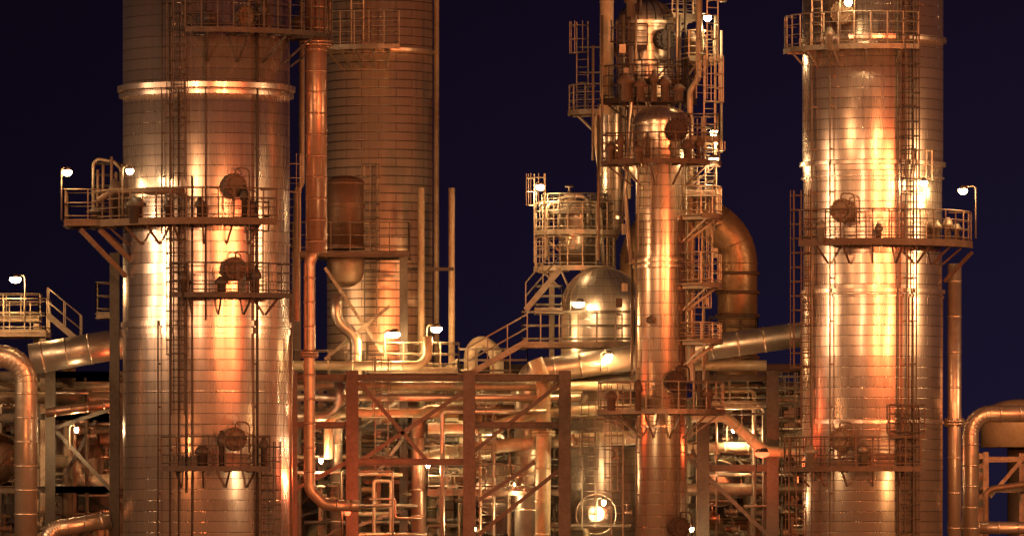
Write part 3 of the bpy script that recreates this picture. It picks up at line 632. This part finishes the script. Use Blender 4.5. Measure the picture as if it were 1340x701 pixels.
def rnd_pipes(cnt,radii,ya,yb):
    for i in range(cnt):
        m_=random.choice(mats); y=random.uniform(ya,yb); r=random.choice(radii)
        zone=random.choice([(375,830),(375,830),(375,830),(900,1060),(900,1060),(0,150)])
        x0=random.uniform(zone[0],zone[1]-40); x1=min(zone[1],x0+random.uniform(40,160)); py=random.uniform(500,705)
        q=random.random()
        if q<.3: pts=[(x0,py,y),(x1,py,y)]
        elif q<.55: pts=[(x0,760,y),(x0,py,y),(x1,py,y)]
        elif q<.8: pts=[(x0,py,y),(x1,py,y),(x1,760,y)]
        elif q<.9: pts=[(x0,760,y),(x0,py,y),((x0+x1)/2,py,y),((x0+x1)/2,760,y)]
        else:
            p2=py+random.uniform(-50,50); pts=[(x0,py,y),((x0+x1)/2,py,y),((x0+x1)/2,max(500,p2),y),(x1,max(500,p2),y)]
        pipe(pts,r,m_,label=labs[m_.name],rings=1.1 if r>5 else 0,n=12 if r>3 else 8,bend=1.0,fl=((0,.4),) if random.random()<.35 and r>3 else ())
rnd_pipes(80,[4,5,6,8,9],9,29); rnd_pipes(140,[1.5,2,2.5,3],7.6,22)
for i in range(60):
    zone=random.choice([(385,830),(385,830),(905,1050),(5,145)]); valve(random.uniform(*zone),random.uniform(500,700),random.uniform(7.5,12),random.uniform(.14,.28),random.choice([PBROWN,GALV,PRED,RUST]))
for px,y,top,r in ((510,24,560,26),(580,26,590,30),(760,26,600,30),(1040,28,590,26),(110,24,560,25),(985,24,560,18),(690,28,540,22)):
    column(XX(px,y),y,[(R(r,y),0),(R(r,y),ZZ(top,y))],random.choice([CLAD_D,CLAD_B]),'upright clad process vessel in the rack',dome=.6,name='process_drum',grp='upright vessels in the rack',n=40)
def building(x0,x1,y,top,label):
    t=thing('process_building',(XX((x0+x1)/2,y),y,0),label,'building'); m=MB(); a=XX(x0,y);b=XX(x1,y);z=ZZ(top,y)
    bar(m,((a+b)/2,y,z/2),((a+b)/2,y+12,z/2),b-a,z); part(t,'wall',m,RUST)
    m=MB(); x=a
    while x<b: bar(m,(x,y-.04,0),(x,y-.04,z-.3),.12,.08); x+=.6
    part(t,'wall_ribs',m,RUST)
    m=MB(); bar(m,((a+b)/2,y-.3,z+.1),((a+b)/2,y+12.3,z+.1),b-a+.6,.25); part(t,'roof',m,DARK)
building(385,1052,46,545,'long brown sheet clad process building'); building(-60,170,44,520,'low brown sheet clad process building')

# ---------------- lamps ----------------
lamp(88,224,-1.5,150,WARM,1.7,(.2,0),br=.17); lamp(20,364,9,350,WARM,1.6,(-.35,0),br=.22); lamp(707,243,13,220,GOLD,1.0,(.15,0),br=.17)
lamp(934,208,3.5,220,GOLD,.5,(.2,0),br=.18); lamp(1260,248,-1.5,170,WARM,1.7,(-.45,0),br=.17); lamp(514,436,11,500,WARM,.7,(.3,0),br=.29); lamp(571,429,11,300,WARM,1.2,(.35,0),br=.22)
lamp(797,464,8.4,260,WARM,.6,(.3,0)); lamp(757,396,10.4,110,GOLD,1.2,(.3,0),br=.24,off=(0,-1.3,.1)); lamp(926,22,6,220,GOLD,1.0,(.3,0)); lamp(934,172,5,180,GOLD,.8,(.3,0))
lamp(1110,2,-3.2,170,GOLD,1.2,(.3,0),off=(0,-1.2,0)); lamp(1209,238,-2.9,100,GOLD,2.6,(.25,0),off=(.2,-1,0)); lamp(170,222,-3.2,45,GOLD,1.6,(.25,0),off=(0,-.9,0))  # second lamp is added, standing in for a reflected bright spot
lamp(997,592,4.2,200,(1,.12,.035),.7,(.2,0),'red lit lamp on the rack column',BULBR,br=.27,off=(0,.9,-.7),mat=DARK)
lamp(455,668,3,1300,(1,.10,.03),.7,(.2,0),'added red lamp making a glow low in the pipe rack',BULBR,br=.12,off=(.3,-.4,.5))  # lamp added to cast an orange-red glow on the lower rack
for px,py,y in ((675,632,9),(560,606,9),(420,600,8),(500,500,10),(790,655,8),(960,560,9),(100,560,6),(620,690,9),(850,620,14),(740,520,15),(905,690,5),(640,560,13)):
    lamp(px,py,y,230,GOLD,.7,(.25,0),br=.08)
def mast(x,y,z,e,c,r=.6):  # unseen masts outside the view that light the columns
    t=thing('unseen_flood_mast',(x,y,0),'unseen floodlight mast out of frame lighting the columns','lamp','unseen floodlight masts around the plant')
    m=MB(); sweep(m,[(x,y,0),(x,y,z-.6)],[.3,.14],16); part(t,'mast',m,GALV)
    m=MB(); lathe(m,(x,y,z-.6),[(.2,0),(1.1,.1),(1.1,.25),(.2,.35)],24); part(t,'lamp_crown',m,GALV)
    pl((x,y,z+.6),e,c,r,t)
mast(42,-68,21,118000,REDO,.6)
mast(18,-75,19,42000,(1,.28,.09),.8)  # added for another orange streak on the columns
mast(16,-62,30,38000,(1,.36,.13),.8)  # added to brighten the dark column tops
mast(-58,-14,23,24000,(1,.60,.33),.7)
mast(-40,-22,20,15000,(1,.56,.28),.6)  # added so left light reaches columns C and E past column A
mast(-22,-90,26,42000,(1,.46,.22),2.5)  # added soft fill from the front
mast(-19,-40,31,14000,(1,.50,.22),.6)  # added for the upper parts of the columns
mast(46,-14,22,26000,(1,.55,.25),.6)  # added side light for the right edge of column E
mast(17,-12,5,900,WARM,.4); mast(-2,-10,5.5,900,GOLD,.4); mast(-16,-16,5,1400,(1,.32,.1),.4)  # added low fill lights in front, below the view

# ---------------- camera ----------------
cam=bpy.data.cameras.new('Camera'); co=bpy.data.objects.new('Camera',cam); col.objects.link(co)
co.location=(0,-D,8); co.rotation_euler=(math.radians(90),0,0); cam.sensor_width=36; cam.lens=250; cam.shift_y=(720-350.5)/1340; cam.clip_end=6000; cam.clip_start=1
bpy.context.scene.camera=co
sc=bpy.context.scene; sc.view_settings.view_transform='Standard'; sc.view_settings.look='None'; sc.view_settings.exposure=0
